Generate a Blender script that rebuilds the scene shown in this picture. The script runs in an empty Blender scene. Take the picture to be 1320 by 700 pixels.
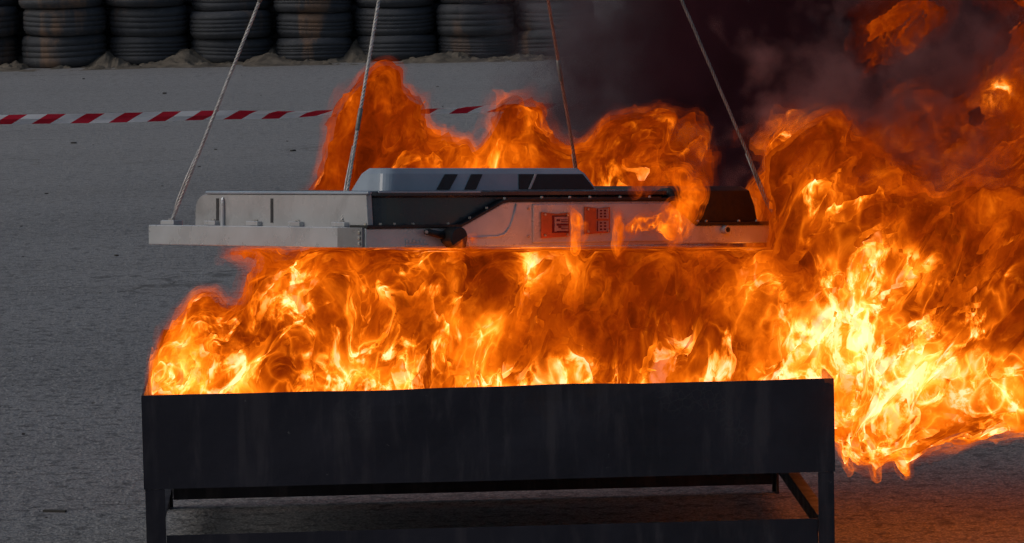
import bpy, bmesh, math, random
import numpy as np
from mathutils import Vector, Matrix

R = math.radians
random.seed(7)
rng = np.random.RandomState(11)
scene = bpy.context.scene
col = scene.collection

# ------------------------------------------------------------------ camera
F_PX, CX, CY, W_PX, H_PX = 6000.0, 660.0, 350.0, 1320, 700
CAM_H, PITCH, ROLL = 1.93, math.atan(594 / 6000), 0.0205
CAM = Vector((0, 0, CAM_H))
CROT = Matrix.Rotation(math.pi / 2 - PITCH, 3, 'X') @ Matrix.Rotation(-ROLL, 3, 'Z')
cam_d = bpy.data.cameras.new('camera')
cam = bpy.data.objects.new('camera', cam_d)
col.objects.link(cam)
cam.matrix_world = Matrix.Translation(CAM) @ CROT.to_4x4()
cam_d.sensor_width = 36
cam_d.lens = 36 * F_PX / W_PX
cam_d.clip_start = 0.1
cam_d.clip_end = 2000
scene.camera = cam

# ------------------------------------------------------------------ light
world = bpy.data.worlds.new('World')
scene.world = world
world.use_nodes = True
wt = world.node_tree
wt.nodes.clear()
sky = wt.nodes.new('ShaderNodeTexSky')
sky.sky_type = 'NISHITA'
sky.sun_disc = False
SUN_EL, SUN_AZ = R(38), R(-105)      # azimuth from +Y (view direction) towards +X
sky.sun_elevation = SUN_EL
sky.sun_rotation = SUN_AZ
sky.air_density = 1.2
sky.dust_density = 3.0
sky.ozone_density = 1.0
bg = wt.nodes.new('ShaderNodeBackground')
bg.inputs["Strength"].default_value = 0.05
wo = wt.nodes.new('ShaderNodeOutputWorld')
wt.links.new(sky.outputs[0], bg.inputs['Color'])
wt.links.new(bg.outputs[0], wo.inputs['Surface'])
sun_d = bpy.data.lights.new('sun', 'SUN')
sun_d.energy = 0.5
sun_d.angle = R(35)
sun_d.color = (1.0, 0.97, 0.95)
sun = bpy.data.objects.new('sun', sun_d)
col.objects.link(sun)
sdir = Vector((math.sin(SUN_AZ) * math.cos(SUN_EL), math.cos(SUN_AZ) * math.cos(SUN_EL), math.sin(SUN_EL)))
sun.rotation_euler = (-sdir).to_track_quat('-Z', 'Y').to_euler()

vs = scene.view_settings
vs.view_transform = 'Standard'
vs.look = 'None'
vs.exposure = 0.0
vs.gamma = 1.0
vs.use_curve_mapping = False
cy = scene.cycles
cy.use_denoising = True
cy.denoising_prefilter = 'FAST'
cy.use_adaptive_sampling = True
cy.adaptive_threshold = 0.02
cy.max_bounces = 5
cy.diffuse_bounces = 1
cy.glossy_bounces = 2
cy.volume_bounces = 1
cy.transparent_max_bounces = 48
cy.min_transparent_bounces = 20
cy.sample_clamp_indirect = 8.0
cy.volume_step_rate = 2.5
cy.volume_max_steps = 128
cy.caustics_reflective = False
cy.caustics_refractive = False


# ------------------------------------------------------------------ projection helpers (place things in metres)
def ray(px, py):
    return (CROT @ Vector(((px - CX) / F_PX, -(py - CY) / F_PX, -1))).normalized()


def at(px, py, Y):
    d = ray(px, py)
    return CAM + d * (Y / d.y)


def on_ground(px, py, z=0.0):
    d = ray(px, py)
    return CAM + d * ((z - CAM.z) / d.z)


def on_plane(px, py, p0, n):
    d = ray(px, py)
    return CAM + d * ((p0 - CAM).dot(n) / d.dot(n))


# ------------------------------------------------------------------ object helpers
def link(o, parent=None):
    col.objects.link(o)
    if parent is not None:
        o.parent = parent
    return o


def tag(o, label=None, category=None, group=None, kind=None):
    if label:
        o['label'] = label
    if category:
        o['category'] = category
    if group:
        o['group'] = group
    if kind:
        o['kind'] = kind
    return o


def empty(name, loc=(0, 0, 0)):
    o = bpy.data.objects.new(name, None)
    o.location = loc
    o.empty_display_size = 0.1
    return link(o)


def mesh_obj(name, verts, faces, mat=None, parent=None, smooth=False, bevel=0.0, segs=2):
    me = bpy.data.meshes.new(name)
    me.from_pydata([tuple(v) for v in verts], [], faces)
    bm = bmesh.new()
    bm.from_mesh(me)
    bmesh.ops.recalc_face_normals(bm, faces=bm.faces)
    bm.to_mesh(me)
    bm.free()
    if smooth:
        me.polygons.foreach_set('use_smooth', [True] * len(me.polygons))
    if mat:
        me.materials.append(mat)
    o = link(bpy.data.objects.new(name, me))
    if parent is not None:
        o.parent = parent
        o.matrix_parent_inverse = Matrix.Translation(-Vector(parent.location)) if parent.parent is None else Matrix.Identity(4)
    if bevel > 0:
        b = o.modifiers.new('bevel', 'BEVEL')
        b.width = bevel
        b.segments = segs
        b.limit_method = 'ANGLE'
        b.angle_limit = R(30)
    return o


class Frame:
    def __init__(s, o, e1, e2, e3):
        s.o, s.e1, s.e2, s.e3 = Vector(o), Vector(e1), Vector(e2), Vector(e3)

    def __call__(s, a, b, c):
        return s.o + s.e1 * a + s.e2 * b + s.e3 * c

    def loc(s, p):
        d = Vector(p) - s.o
        return d.dot(s.e1), d.dot(s.e2), d.dot(s.e3)


WORLD = Frame((0, 0, 0), (1, 0, 0), (0, 1, 0), (0, 0, 1))


def box_vf(fr, a0, a1, b0, b1, c0, c1):
    v = [fr(a, b, c) for c in (c0, c1) for b in (b0, b1) for a in (a0, a1)]
    f = [(0, 2, 3, 1), (4, 5, 7, 6), (0, 1, 5, 4), (2, 6, 7, 3), (0, 4, 6, 2), (1, 3, 7, 5)]
    return v, f


def box(name, fr, a0, a1, b0, b1, c0, c1, mat, parent=None, bevel=0.0):
    v, f = box_vf(fr, a0, a1, b0, b1, c0, c1)
    return mesh_obj(name, v, f, mat, parent, bevel=bevel)


def join_vf(parts):
    V, Fs = [], []
    for v, f in parts:
        k = len(V)
        V += list(v)
        Fs += [tuple(i + k for i in q) for q in f]
    return V, Fs


def prism_vf(fr, poly, t0, t1, plane='ac'):
    """poly of 2-D points extruded along the third axis of the frame."""
    def P(p, t):
        if plane == 'ac':
            return fr(p[0], t, p[1])
        if plane == 'ab':
            return fr(p[0], p[1], t)
        return fr(t, p[0], p[1])
    n = len(poly)
    v = [P(p, t0) for p in poly] + [P(p, t1) for p in poly]
    f = [tuple(range(n)), tuple(range(2 * n - 1, n - 1, -1))]
    f += [(i, (i + 1) % n, n + (i + 1) % n, n + i) for i in range(n)]
    return v, f


def prism(name, fr, poly, t0, t1, mat, parent=None, bevel=0.0, plane='ac', segs=2):
    v, f = prism_vf(fr, poly, t0, t1, plane)
    return mesh_obj(name, v, f, mat, parent, bevel=bevel, segs=segs)


def tube_vf(pts, rad, n=8, cap=True):
    pts = [Vector(p) for p in pts]
    V, Fs = [], []
    m = len(pts)
    t = (pts[1] - pts[0]).normalized()
    up = Vector((0, 0, 1)) if abs(t.z) < 0.9 else Vector((1, 0, 0))
    nrm = t.cross(up).normalized()
    for i, p in enumerate(pts):
        t = (pts[min(i + 1, m - 1)] - pts[max(i - 1, 0)]).normalized()
        nrm = (nrm - t * nrm.dot(t)).normalized()
        b = t.cross(nrm)
        r = rad[i] if hasattr(rad, '__len__') else rad
        for k in range(n):
            a = 2 * math.pi * k / n
            V.append(p + (nrm * math.cos(a) + b * math.sin(a)) * r)
    for i in range(m - 1):
        for k in range(n):
            Fs.append((i * n + k, i * n + (k + 1) % n, (i + 1) * n + (k + 1) % n, (i + 1) * n + k))
    if cap:
        Fs.append(tuple(range(n)))
        Fs.append(tuple(range((m - 1) * n, m * n)))
    return V, Fs


def tube(name, pts, rad, mat, parent=None, n=8, smooth=True):
    v, f = tube_vf(pts, rad, n)
    return mesh_obj(name, v, f, mat, parent, smooth=smooth)


# ------------------------------------------------------------------ material helpers
def new_mat(name):
    m = bpy.data.materials.new(name)
    m.use_nodes = True
    m.node_tree.nodes.clear()
    return m


class NT:
    def __init__(s, m):
        s.t = m.node_tree

    def n(s, kind, **kw):
        nd = s.t.nodes.new(kind)
        for k, v in kw.items():
            if k.startswith('_'):
                setattr(nd, k[1:], v)
            else:
                key = k.replace('__', ' ')
                if key.isdigit():
                    key = int(key)
                sock = nd.inputs[key]
                if hasattr(v, 'is_output'):
                    s.t.links.new(v, sock)
                else:
                    sock.default_value = v
        return nd

    def math(s, op, a, b=None, c=None, clamp=False):
        nd = s.t.nodes.new('ShaderNodeMath')
        nd.operation = op
        nd.use_clamp = clamp
        for i, v in enumerate((a, b, c)):
            if v is None:
                continue
            if hasattr(v, 'is_output'):
                s.t.links.new(v, nd.inputs[i])
            else:
                nd.inputs[i].default_value = v
        return nd.outputs[0]

    def smooth(s, v, lo, hi, o0=0.0, o1=1.0):
        nd = s.t.nodes.new('ShaderNodeMapRange')
        nd.interpolation_type = 'SMOOTHSTEP'
        s.t.links.new(v, nd.inputs[0])
        for i, x in zip((1, 2, 3, 4), (lo, hi, o0, o1)):
            nd.inputs[i].default_value = x
        return nd.outputs[0]

    def noise(s, vec, scale, detail=3, rough=0.55, dist=0.0, typ='FBM', lac=2.0):
        nd = s.t.nodes.new('ShaderNodeTexNoise')
        nd.noise_type = typ
        nd.normalize = True
        s.t.links.new(vec, nd.inputs['Vector'])
        nd.inputs['Scale'].default_value = scale
        nd.inputs['Detail'].default_value = detail
        nd.inputs['Roughness'].default_value = rough
        nd.inputs['Distortion'].default_value = dist
        nd.inputs['Lacunarity'].default_value = lac
        return nd

    def ramp(s, v, stops, interp='LINEAR'):
        nd = s.t.nodes.new('ShaderNodeValToRGB')
        r = nd.color_ramp
        r.interpolation = interp
        while len(r.elements) > 1:
            r.elements.remove(r.elements[-1])
        for i, (p, c) in enumerate(stops):
            e = r.elements[0] if i == 0 else r.elements.new(p)
            e.position = p
            e.color = (*c, 1)
        s.t.links.new(v, nd.inputs[0])
        return nd.outputs[0]

    def mix(s, fac, a, b, blend='MIX'):
        nd = s.t.nodes.new('ShaderNodeMix')
        nd.data_type = 'RGBA'
        nd.blend_type = blend
        for sock, v in ((nd.inputs[0], fac), (nd.inputs[6], a), (nd.inputs[7], b)):
            if hasattr(v, 'is_output'):
                s.t.links.new(v, sock)
            elif sock == nd.inputs[0]:
                sock.default_value = v
            else:
                sock.default_value = (*v, 1)
        return nd.outputs[2]

    def out(s, surf=None, vol=None):
        nd = s.t.nodes.new('ShaderNodeOutputMaterial')
        if surf is not None:
            s.t.links.new(surf, nd.inputs['Surface'])
        if vol is not None:
            s.t.links.new(vol, nd.inputs['Volume'])


def plain(name, color, rough=0.5, metal=0.0, var=0.25, scale=12.0, bump=0.0, bump_scale=60.0, spec=0.5, stain=None, stain_scale=4.0, stain_amt=0.5, rvar=0.15):
    m = new_mat(name)
    N = NT(m)
    pos = N.n('ShaderNodeNewGeometry').outputs['Position']
    n1 = N.noise(pos, scale, 5, 0.6).outputs[0]
    lo = tuple(c * (1 - var) for c in color)
    hi = tuple(min(1, c * (1 + var)) for c in color)
    c = N.ramp(n1, [(0.3, lo), (0.7, hi)])
    if stain:
        n2 = N.noise(pos, stain_scale, 6, 0.65, 0.6).outputs[0]
        c = N.mix(N.smooth(n2, 0.5, 0.68, 0, stain_amt), c, stain)
    n3 = N.noise(pos, scale * 2.3, 4).outputs[0]
    p = N.n('ShaderNodeBsdfPrincipled', Base__Color=c, Metallic=metal)
    p.inputs['Specular IOR Level'].default_value = spec
    N.t.links.new(N.smooth(n3, 0.25, 0.75, max(0.03, rough - rvar), min(1, rough + rvar)), p.inputs['Roughness'])
    if bump > 0:
        nb = N.noise(pos, bump_scale, 4).outputs[0]
        b = N.n('ShaderNodeBump', Height=nb, Strength=bump, Distance=0.004)
        N.t.links.new(b.outputs[0], p.inputs['Normal'])
    N.out(p.outputs[0])
    return m


# ================================================================== GROUND
def ground_material():
    m = new_mat('asphalt')
    N = NT(m)
    pos = N.n('ShaderNodeNewGeometry').outputs['Position']
    big = N.noise(pos, 0.35, 4, 0.6, 0.4).outputs[0]
    st = N.n('ShaderNodeMapping', Vector=pos)
    st.inputs['Scale'].default_value = (0.25, 1.0, 1.0)
    streak = N.noise(st.outputs[0], 1.3, 5, 0.6, 0.3).outputs[0]
    grit = N.noise(pos, 55, 2, 0.7).outputs[0]
    grit2 = N.noise(pos, 17, 3, 0.75).outputs[0]
    vor = N.n('ShaderNodeTexVoronoi', Vector=pos, Scale=70.0)
    c = N.ramp(big, [(0.3, (0.21, 0.22, 0.235)), (0.7, (0.275, 0.28, 0.29))])
    c = N.mix(N.smooth(streak, 0.42, 0.70, 0, 0.55), c, (0.13, 0.132, 0.136))
    c = N.mix(N.smooth(grit, 0.40, 0.62, 0, 1), c, N.mix(0.6, c, (0.52, 0.51, 0.50)))
    c = N.mix(N.smooth(grit2, 0.48, 0.66, 0, 0.8), c, (0.075, 0.076, 0.08))
    grit3 = N.noise(pos, 130, 2, 0.6).outputs[0]
    c = N.mix(N.smooth(grit3, 0.42, 0.60, 0, 0.65), c, (0.08, 0.08, 0.085))
    c = N.mix(N.smooth(vor.outputs['Distance'], 0.20, 0.06, 0, 0.6), c, (0.60, 0.58, 0.55))
    crk = N.n('ShaderNodeTexVoronoi', Vector=N.n('ShaderNodeVectorMath', _operation='ADD').outputs[0], Scale=0.55, _feature='DISTANCE_TO_EDGE')
    ad_ = crk.inputs['Vector'].links[0].from_node
    N.t.links.new(pos, ad_.inputs[0])
    N.t.links.new(N.noise(pos, 1.1, 5, 0.65).outputs[1], ad_.inputs[1])
    c = N.mix(N.math('MULTIPLY', N.smooth(crk.outputs[0], 0.012, 0.002), N.smooth(big, 0.5, 0.6, 0, 0.75)), c, (0.06, 0.06, 0.06))
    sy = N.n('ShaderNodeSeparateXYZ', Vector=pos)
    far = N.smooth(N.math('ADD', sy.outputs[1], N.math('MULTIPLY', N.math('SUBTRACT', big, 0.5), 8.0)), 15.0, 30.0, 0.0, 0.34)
    c = N.mix(far, c, (0.44, 0.42, 0.40))       # paler with distance, towards the tyres
    p = N.n('ShaderNodeBsdfPrincipled', Base__Color=c, Roughness=0.9)
    p.inputs['Specular IOR Level'].default_value = 0.25
    b = N.n('ShaderNodeBump', Height=grit, Strength=0.9, Distance=0.012)
    N.t.links.new(b.outputs[0], p.inputs['Normal'])
    N.out(p.outputs[0])
    return m


M = {}
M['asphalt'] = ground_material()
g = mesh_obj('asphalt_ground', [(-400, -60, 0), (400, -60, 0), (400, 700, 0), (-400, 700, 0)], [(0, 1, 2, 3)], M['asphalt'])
tag(g, 'worn grey asphalt yard under the burning tray', kind='structure')

# ------------------------------------------------------------------ tyres
def tyre_material(name, dust):
    m = new_mat(name)
    N = NT(m)
    pos = N.n('ShaderNodeNewGeometry').outputs['Position']
    n1 = N.noise(pos, 3.0, 5, 0.6, 0.3).outputs[0]
    c = N.ramp(n1, [(0.3, (0.034, 0.040, 0.050)), (0.7, (0.072, 0.077, 0.088))])
    mp = N.n('ShaderNodeMapping', Vector=pos)
    mp.inputs['Scale'].default_value = (2.2, 2.2, 0.5)
    n2 = N.noise(mp.outputs[0], 1.6, 5, 0.6, 0.2).outputs[0]
    c = N.mix(N.smooth(n2, 0.53, 0.66, 0, dust), c, (0.22, 0.13, 0.08))
    n3 = N.noise(pos, 22, 4, 0.7).outputs[0]
    c = N.mix(N.smooth(n3, 0.55, 0.75, 0, 0.35), c, (0.16, 0.15, 0.145))
    p = N.n('ShaderNodeBsdfPrincipled', Base__Color=c, Roughness=0.75)
    b = N.n('ShaderNodeBump', Height=n3, Strength=0.4, Distance=0.01)
    N.t.links.new(b.outputs[0], p.inputs['Normal'])
    N.out(p.outputs[0])
    return m


TY_M = [tyre_material('tyre_rubber_%s' % s, d) for s, d in (('dusty', 0.55), ('plain', 0.25), ('brown', 0.8))]


def tyre_mesh(name, rad, h, ngroove, mat, seed, blocks=False):
    """Lathe with a grooved tread, bulging shoulders, sidewalls and bead."""
    rs = random.Random(seed)
    hh = h / 2
    prof = []
    sh = 0.03
    prof += [(rad * 0.62, -hh * 0.72), (rad * 0.70, -hh * 0.97), (rad * 0.84, -hh * 1.0), (rad * 0.945, -hh * 0.90), (rad - 0.012, -hh + sh)]
    zlo, zhi = -hh + sh + 0.008, hh - sh - 0.008
    gw = 0.0042
    zs = [zlo + (zhi - zlo) * (k + 1) / (ngroove + 1) for k in range(ngroove)]
    def crown(z):
        return rad - 0.010 * (abs(z) / hh) ** 2
    prof.append((crown(zlo), zlo))
    for z in zs:
        z += rs.uniform(-0.006, 0.006)
        prof += [(crown(z), z - gw - 0.0015), (crown(z) - 0.008, z - gw * 0.5), (crown(z) - 0.008, z + gw * 0.5), (crown(z), z + gw + 0.0015)]
    prof.append((crown(zhi), zhi))
    prof += [(rad - 0.012, hh - sh), (rad * 0.945, hh * 0.90), (rad * 0.84, hh * 1.0), (rad * 0.70, hh * 0.97), (rad * 0.62, hh * 0.72)]
    prof += [(rad * 0.64, 0.0)]
    n = 72
    V, Fs = [], []
    np_ = len(prof)
    ov = rs.uniform(0.0, 0.012)
    ph = rs.uniform(0, 6.28)
    for i in range(n):
        a = 2 * math.pi * i / n
        d = 1 + ov * math.cos(2 * (a - ph))
        for (r, z) in prof:
            V.append((r * d * math.cos(a), r * d * math.sin(a), z + 0.004 * math.sin(2 * a + ph)))
    for i in range(n):
        for k in range(np_):
            Fs.append((i * np_ + k, ((i + 1) % n) * np_ + k, ((i + 1) % n) * np_ + (k + 1) % np_, i * np_ + (k + 1) % np_))
    me = bpy.data.meshes.new(name)
    me.from_pydata(V, [], Fs)
    me.polygons.foreach_set('use_smooth', [True] * len(me.polygons))
    me.materials.append(mat)
    return me


ROWN = ['bottom', 'middle', 'top']
COLN = ['leftmost, cut off stack', 'second stack from the left', 'third stack from the left', 'fourth stack from the left',
        'fifth stack from the left', 'sixth stack from the left', 'seventh stack from the left', 'last stack, half hidden in smoke']
stacks = [  # bottom-front pixel, width px, tyre heights in px, sideways shifts
    ((-33, 89), 108, (40, 39, 38), (0, 2, 3)),
    ((79, 88), 112, (42, 36, 37), (0, 2, -2)),
    ((189, 85), 106, (38, 39, 38), (0, 1, -3)),
    ((297, 83), 108, (33, 36, 38), (0, -1, 1)),
    ((404, 81), 102, (32, 33, 38), (0, 1, -1)),
    ((509, 79), 107, (33, 37, 37), (2, 0, 1)),
    ((614, 77), 101, (31, 42, 38), (0, -1, 2)),
    ((716, 75), 102, (36, 38, 38), (0, 1, 0)),
]
stack_xy = []
for ci, ((px, py), wpx, hs, dx) in enumerate(stacks):
    p = on_ground(px, py)
    s = F_PX / p.y
    rad = wpx / s / 2
    c = Vector((p.x, p.y + rad * 0.8, 0))
    stack_xy.append((c.x, c.y, rad))
    z = 0.0
    for ri in range(3):
        h = hs[ri] / s * 1.0
        r = rad * random.uniform(0.955, 1.012)
        me = tyre_mesh('tyre', r, h, random.choice((3, 3, 4, 4)), TY_M[(ci * 2 + ri * 3) % 3], ci * 10 + ri)
        o = link(bpy.data.objects.new('tyre', me))
        o.location = (c.x + dx[ri] / s, c.y + random.uniform(-0.04, 0.04), z + h / 2)
        o.rotation_euler = (random.uniform(-.022, .022), random.uniform(-.02, .02), random.uniform(0, 6.28))
        z += h * 0.985
        pre = 'worn black car tyre, %s of three in the ' % ROWN[ri]
        tag(o, pre + COLN[ci], 'tyre', 'car tyres stacked along the edge of the yard')

# a second row of tyres, added to darken the gaps behind the first
for ci in range(len(stack_xy) - 1):
    (xa, ya, ra), (xb, yb, rb0) = stack_xy[ci], stack_xy[ci + 1]
    z = 0.0
    for ri in range(3):
        h = 0.22
        me = tyre_mesh('tyre', 0.325, h, 5, TY_M[(ci + ri) % 3], 300 + ci * 3 + ri)
        o = link(bpy.data.objects.new('tyre', me))
        o.location = ((xa + xb) / 2, (ya + yb) / 2 + 0.56, z + h / 2)
        z += h * 0.985
        nm = ['first and second', 'second and third', 'third and fourth', 'fourth and fifth', 'fifth and sixth', 'sixth and seventh', 'seventh and last'][ci]
        tag(o, '%s added back row tyre darkening the gap between the %s stacks' % (ROWN[ri], nm), 'tyre', 'added back row of tyres')

# ------------------------------------------------------------------ value noise in numpy
class VNoise:
    def __init__(s, seed, n=64):
        s.n = n
        s.t = np.random.RandomState(seed).rand(n, n, n).astype(np.float32)

    def __call__(s, x, y, z):
        n = s.n
        xi, yi, zi = np.floor(x).astype(np.int32), np.floor(y).astype(np.int32), np.floor(z).astype(np.int32)
        fx, fy, fz = x - xi, y - yi, z - zi
        fx, fy, fz = (f * f * f * (f * (f * 6 - 15) + 10) for f in (fx, fy, fz))
        x0, y0, z0 = xi % n, yi % n, zi % n
        x1, y1, z1 = (xi + 1) % n, (yi + 1) % n, (zi + 1) % n
        t = s.t
        a = t[x0, y0, z0] * (1 - fx) + t[x1, y0, z0] * fx
        b = t[x0, y1, z0] * (1 - fx) + t[x1, y1, z0] * fx
        c = t[x0, y0, z1] * (1 - fx) + t[x1, y0, z1] * fx
        d = t[x0, y1, z1] * (1 - fx) + t[x1, y1, z1] * fx
        return (a * (1 - fy) + b * fy) * (1 - fz) + (c * (1 - fy) + d * fy) * fz - 0.5

    def fbm(s, x, y, z, oct=3, gain=0.5):
        r, a = 0.0, 1.0
        for k in range(oct):
            r = r + a * s(x * 2.03 ** k + 7.1 * k, y * 2.03 ** k + 3.3 * k, z * 2.03 ** k + 5.7 * k)
            a *= gain
        return r


VN = [VNoise(100 + i) for i in range(6)]

# ------------------------------------------------------------------ soil strip under and before the tyres
M['soil'] = plain('dry_soil', (0.17, 0.145, 0.115), 0.95, var=0.45, scale=9, bump=1.0, bump_scale=25, stain=(0.05, 0.045, 0.04), stain_scale=6, spec=0.2)


def soil_strip():
    nx, ny = 480, 50
    xs = np.linspace(-7.5, 4.5, nx)
    fy = np.interp(xs, [c[0] for c in stack_xy], [c[1] - c[2] for c in stack_xy])
    Tt = np.linspace(0, 1, ny)[None, :].repeat(nx, 0)
    Xg = xs[:, None].repeat(ny, 1)
    Yg = fy[:, None] - 0.36 + Tt * 1.5
    n = VN[0].fbm(Xg * 2.6, Yg * 2.6, Xg * 0, 4, 0.55)
    nf = VN[1].fbm(Xg * 11.0, Yg * 11.0, Xg * 0 + 3.0, 3, 0.6)
    mids = [(a[0] + b_[0]) / 2 for a, b_ in zip(stack_xy, stack_xy[1:])]
    gap = np.maximum(0, 1 - np.min([np.abs(Xg - m_) for m_ in mids], 0) / 0.17)
    Zg = 0.015 + n * 0.07 + nf * 0.06 + 0.12 * (0.6 + n) * gap * np.maximum(0, 1 - np.abs(Tt - 0.42) * 2.2)
    Zg = np.maximum(np.where(Tt > 0.02, Zg * np.minimum(1, Tt * 5), -0.01), -0.01)
    V = np.stack([Xg, Yg + n * 0.15 + nf * 0.05, Zg], -1).reshape(-1, 3).tolist()
    Fs = [(i * ny + j, (i + 1) * ny + j, (i + 1) * ny + j + 1, i * ny + j + 1) for i in range(nx - 1) for j in range(ny - 1)]
    o = mesh_obj('soil', V, Fs, M['soil'], smooth=False)
    tag(o, 'dry crumbly soil heaped along the foot of the tyre stacks', kind='stuff')


soil_strip()

# loose chips and twigs lying on the asphalt
M['chip'] = plain('debris', (0.06, 0.055, 0.05), 0.9, var=0.6, scale=3)
parts = []
spots = [(212, 121, 3.5, 1), (95, 185, 3, 1), (278, 193, 2, 1), (378, 195, 3, 1), (60, 250, 2, 1), (150, 330, 3, 1), (70, 660, 5, 3), (30, 560, 3, 1), (120, 520, 2, 1)]
for _ in range(150):
    spots.append((random.uniform(-60, 1320), random.uniform(95, 700), random.uniform(0.5, 1.6), 1))
for px, py, sz, el in spots:
    p = on_ground(px, py)
    k = sz / (F_PX / p.y) * random.uniform(0.8, 1.3)
    a = random.uniform(0, 6.28)
    fr = Frame(p, (math.cos(a), math.sin(a), 0), (-math.sin(a), math.cos(a), 0), (0, 0, 1))
    parts.append(box_vf(fr, -k * el, k * el * 0.9, -k * 0.6, k * 0.7, -0.002, k * 0.55))
v, f = join_vf(parts)
o = mesh_obj('gravel_chips', v, f, M['chip'])
tag(o, 'loose chips and splinters scattered over the asphalt', kind='stuff')

# ------------------------------------------------------------------ barrier tape
def tape_material():
    m = new_mat('barrier_tape')
    N = NT(m)
    uv = N.n('ShaderNodeUVMap').outputs[0]
    sep = N.n('ShaderNodeSeparateXYZ', Vector=uv)
    a = N.math('ADD', sep.outputs[0], N.math('MULTIPLY', sep.outputs[1], -0.068))
    f = N.math('FRACT', N.math('DIVIDE', a, 0.158))
    k = N.math('GREATER_THAN', f, 0.52)
    c = N.mix(k, (0.86, 0.86, 0.87), (0.62, 0.012, 0.035))
    d = N.n('ShaderNodeBsdfPrincipled', Base__Color=c, Roughness=0.45)
    tr = N.n('ShaderNodeBsdfTranslucent', Color=c)
    mx = N.n('ShaderNodeMixShader', Fac=0.3)
    N.t.links.new(d.outputs[0], mx.inputs[1])
    N.t.links.new(tr.outputs[0], mx.inputs[2])
    N.out(mx.outputs[0])
    return m


def tape():
    keys = [(-700, 168), (-300, 160), (0, 154), (120, 152.5), (240, 149.5), (330, 147.5), (440, 145), (560, 142), (640, 140), (900, 136), (1400, 130), (1900, 122)]
    Y = 19.0
    pts = [at(x, y, Y + 0.0006 * (x - 0)) for x, y in keys]
    P = []
    for i in range(len(pts) - 1):
        n = max(2, int((pts[i + 1] - pts[i]).length / 0.02))
        for k in range(n):
            P.append(pts[i].lerp(pts[i + 1], k / n))
    V, Fs, UV = [], [], []
    L = 0.0
    nw = 5
    for i, p in enumerate(P):
        if i:
            L += (p - P[i - 1]).length
        pxx = 660 + p.x / p.y * F_PX
        q = pxx / 1320
        roll = 0.22 * math.sin(L * 2.1) + 0.16 * math.sin(L * 5.3 + 1) + min(1.0, max(0, (pxx - 150) / 300)) * 0.72
        w = 0.039
        t = (P[min(i + 1, len(P) - 1)] - P[max(i - 1, 0)]).normalized()
        up = Vector((0, 0, 1))
        side = t.cross(up).normalized()
        dirw = up * math.cos(roll) + side * math.sin(roll)
        nr = t.cross(dirw)
        for j in range(nw):
            s = j / (nw - 1) - 0.5
            curl = 0.006 * math.cos(s * 6.0) * math.sin(L * 9)
            V.append(p + dirw * (s * w) + nr * curl)
            UV.append((L, s + 0.5))
    for i in range(len(P) - 1):
        for j in range(nw - 1):
            Fs.append((i * nw + j, (i + 1) * nw + j, (i + 1) * nw + j + 1, i * nw + j + 1))
    me = bpy.data.meshes.new('barrier_tape')
    me.from_pydata([tuple(v) for v in V], [], Fs)
    uvl = me.uv_layers.new(name='UVMap')
    for lp in me.loops:
        uvl.data[lp.index].uv = UV[lp.vertex_index]
    me.materials.append(tape_material())
    o = link(bpy.data.objects.new('barrier_tape', me))
    tag(o, 'red and white striped barrier tape stretched across the yard', 'tape')


tape()

# ================================================================== FUEL TRAY on its stand
def soot_steel():
    m = new_mat('sooty_steel')
    N = NT(m)
    pos = N.n('ShaderNodeNewGeometry').outputs['Position']
    n1 = N.noise(pos, 2.5, 6, 0.65, 0.5).outputs[0]
    c = N.ramp(n1, [(0.3, (0.012, 0.0115, 0.019)), (0.7, (0.031, 0.029, 0.043))])
    mp = N.n('ShaderNodeMapping', Vector=pos)
    mp.inputs['Scale'].default_value = (6, 6, 0.9)
    n2 = N.noise(mp.outputs[0], 3.0, 5, 0.6, 0.3).outputs[0]
    c = N.mix(N.smooth(n2, 0.48, 0.68, 0, 0.8), c, (0.062, 0.054, 0.064))
    n5 = N.noise(pos, 1.7, 6, 0.7, 0.8).outputs[0]
    c = N.mix(N.smooth(n5, 0.54, 0.66, 0, 0.55), c, (0.045, 0.026, 0.022))
    vor = N.n('ShaderNodeTexVoronoi', Vector=pos, Scale=55.0, _feature='DISTANCE_TO_EDGE')
    n3 = N.noise(pos, 5.0, 2, 0.5).outputs[0]
    crack = N.math('MULTIPLY', N.smooth(vor.outputs[0], 0.09, 0.02), N.smooth(n3, 0.66, 0.74))
    c = N.mix(N.math('MULTIPLY', crack, 0.35), c, (0.06, 0.06, 0.065))
    n4 = N.noise(pos, 40, 5, 0.7).outputs[0]
    chips = N.smooth(n4, 0.69, 0.73, 0, 0.8)
    c = N.mix(chips, c, (0.16, 0.15, 0.15))
    p = N.n('ShaderNodeBsdfPrincipled', Base__Color=c, Metallic=0.0)
    p.inputs['Specular IOR Level'].default_value = 0.35
    N.t.links.new(N.smooth(n2, 0.3, 0.7, 0.62, 0.42), p.inputs['Roughness'])
    b = N.n('ShaderNodeBump', Height=N.math('ADD', N.noise(pos, 6, 4).outputs[0], N.math('MULTIPLY', crack, 0.05)), Strength=0.25, Distance=0.02)
    N.t.links.new(b.outputs[0], p.inputs['Normal'])
    N.out(p.outputs[0])
    return m


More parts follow.
